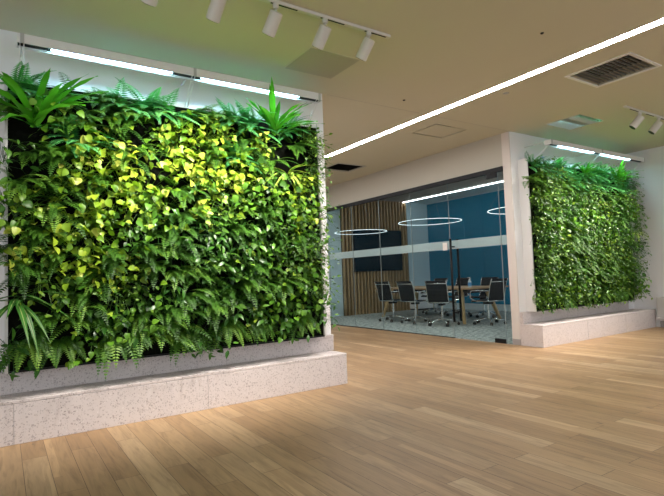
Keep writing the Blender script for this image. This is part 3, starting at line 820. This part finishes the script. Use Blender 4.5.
def green_wall(side, x0, x1, z0, z1, blobs, step, default, specials):
    where = 'in the left green wall' if side == 'left' else 'in the right green wall'
    row = 0; z = z0
    while z <= z1+0.01:
        nx = int(round((x1-x0)/step)); 
        for i in range(nx+1):
            x = x0 + (i + (0.5 if row % 2 else 0))*(x1-x0)/nx
            if x > x1+0.01: continue
            xx, zz = x + rng.gauss(0, .022), z + rng.gauss(0, .022)
            if any((xx-sx)**2+(zz-sz)**2 < 0.018 for sx, sz, *_ in specials): continue
            best = {}
            for bx_, bz_, br_, key, wgt in blobs:
                d2 = ((xx-bx_)**2+(zz-bz_)**2)/br_**2; best[key] = best.get(key, 0)+wgt*math.exp(-d2)
            for key, wgt in default(xx, zz): best[key] = best.get(key, 0)+wgt
            ks = list(best); key = rng.choices(ks, [best[k]**1.6 for k in ks])[0]
            bulge = 0.05*math.sin(math.pi*(zz-z0)/(z1-z0))
            edge = min(xx-x0, x1-xx)
            if x1-xx < 0.12 and key in ('fern', 'hang', 'blue'): key = 'small'
            sc = rng.uniform(.9, 1.12) * (0.85 if x1-xx < 0.1 else 1)
            reg = ('lower', 'middle', 'upper')[min(2, int(3*(zz-z0+.02)/(z1-z0+.04)))] + ' ' + ('left', 'centre', 'right')[max(0, min(2, int(3*(xx-x0)/(x1-x0))))]
            wh = f', {reg} of the {side} green wall'
            lb = NAMES[key][1] + wh
            put(key, xx, WY-0.13-bulge, zz, rng.gauss(0, .15), sc, lb, nm_pl(key) + wh)
        z += step*0.9; row += 1
    for sx, sz, key, nm, sc, lb in specials:
        put(key, sx, WY-0.25, sz, 0, sc, lb, None, nm)

def dl(x, z):
    w = []
    if z > 2.50: w += [('blue', .9), ('fern', .35), ('green', .15)]
    elif z > 2.2: w += [('blue', .25), ('green', .35), ('lime', .3), ('fern', .5), ('small', .3)]
    elif z > 0.75: w += [('green', .32), ('dark', .30), ('fern', .62), ('lime', .08), ('small', .22)]
    else: w += [('hang', .8), ('dark', .3), ('green', .35), ('fern', .25)]
    return w
BL = [(1.25, 2.25, .40, 'lime', 1.2), (1.75, 2.15, .40, 'lime', .9), (2.45, 2.2, .25, 'lime', .8), (2.2, 1.85, .3, 'lime', .6), (0.8, 2.3, .3, 'lime', .6), (2.05, 2.40, .25, 'lime', .7), (0.95, 1.85, .25, 'lime', .9), (0.50, 1.45, .34, 'lime', 1.0), (0.85, 0.85, .3, 'green', .5), (1.35, 1.9, .3, 'lime', .4),
      (0.45, 2.0, .2, 'lime', .6), (0.75, 1.25, .25, 'lime', .4), (2.45, 0.95, .3, 'green', .8), (2.5, 1.5, .3, 'small', .8), (2.3, 2.0, .3, 'green', .6),
      (1.6, 1.2, .4, 'dark', .5), (0.35, 1.7, .3, 'fern', .8), (1.3, 0.9, .4, 'fern', .5), (1.2, 1.5, .3, 'dark', .5), (2.1, 1.6, .4, 'green', .5)]
SL = [(0.20, 2.28, 'nest', 'birds_nest_fern', 1.25, "large upright strap-leaved fern at the top left corner of the left green wall"),
      (2.18, 2.46, 'nest', 'birds_nest_fern', 0.95, 'strap-leaved fern at the top right of the left green wall'),
      (2.32, 2.06, 'varieg', 'variegated_dracaena', 0.95, 'plant with yellow-edged arching leaves in the upper right of the left green wall'),
      (0.10, 0.98, 'stripe', 'spider_plant', 1.0, 'striped long-leaved plant at the lower left edge of the left green wall'),
      (1.02, 2.12, 'stripe', 'spider_plant', 0.6, 'small striped strap-leaved plant in the upper middle of the left green wall')]
green_wall('left', 0.02, 2.66, 0.66, 2.66, BL, 0.19, dl, SL)

def dr(x, z):
    if z > 2.35: return [('blue', 1.0), ('small', .3)] if x > 6.9 else [('small', .9), ('green', .3), ('blue', .3)]
    if z > 0.7: return [('small', .6), ('smalld', .35), ('fern', .5), ('dark', .15), ('green', .2)]
    return [('hang', .25), ('small', .6), ('smalld', .4)]
BR = [(6.35, 1.9, .4, 'small', .9), (8.3, 1.9, .4, 'fern', .3), (6.5, 0.7, .3, 'small', .6)]
SR = [(8.5, 2.45, 'nest', 'birds_nest_fern', .8, 'bright strap-leaved fern at the top right of the right green wall'),
      (7.55, 2.48, 'nest', 'birds_nest_fern', .75, 'bright strap-leaved fern at the top middle of the right green wall'),
      (8.95, 1.60, 'varieg', 'variegated_dracaena', .95, 'yellow-edged long-leaved plant at the right edge of the right green wall'),
      (7.9, 2.05, 'varieg', 'variegated_dracaena', .75, 'yellow-edged long-leaved plant in the upper middle of the right green wall')]
green_wall('right', 6.28, 9.08, 0.66, 2.64, BR, 0.19, dr, SR)
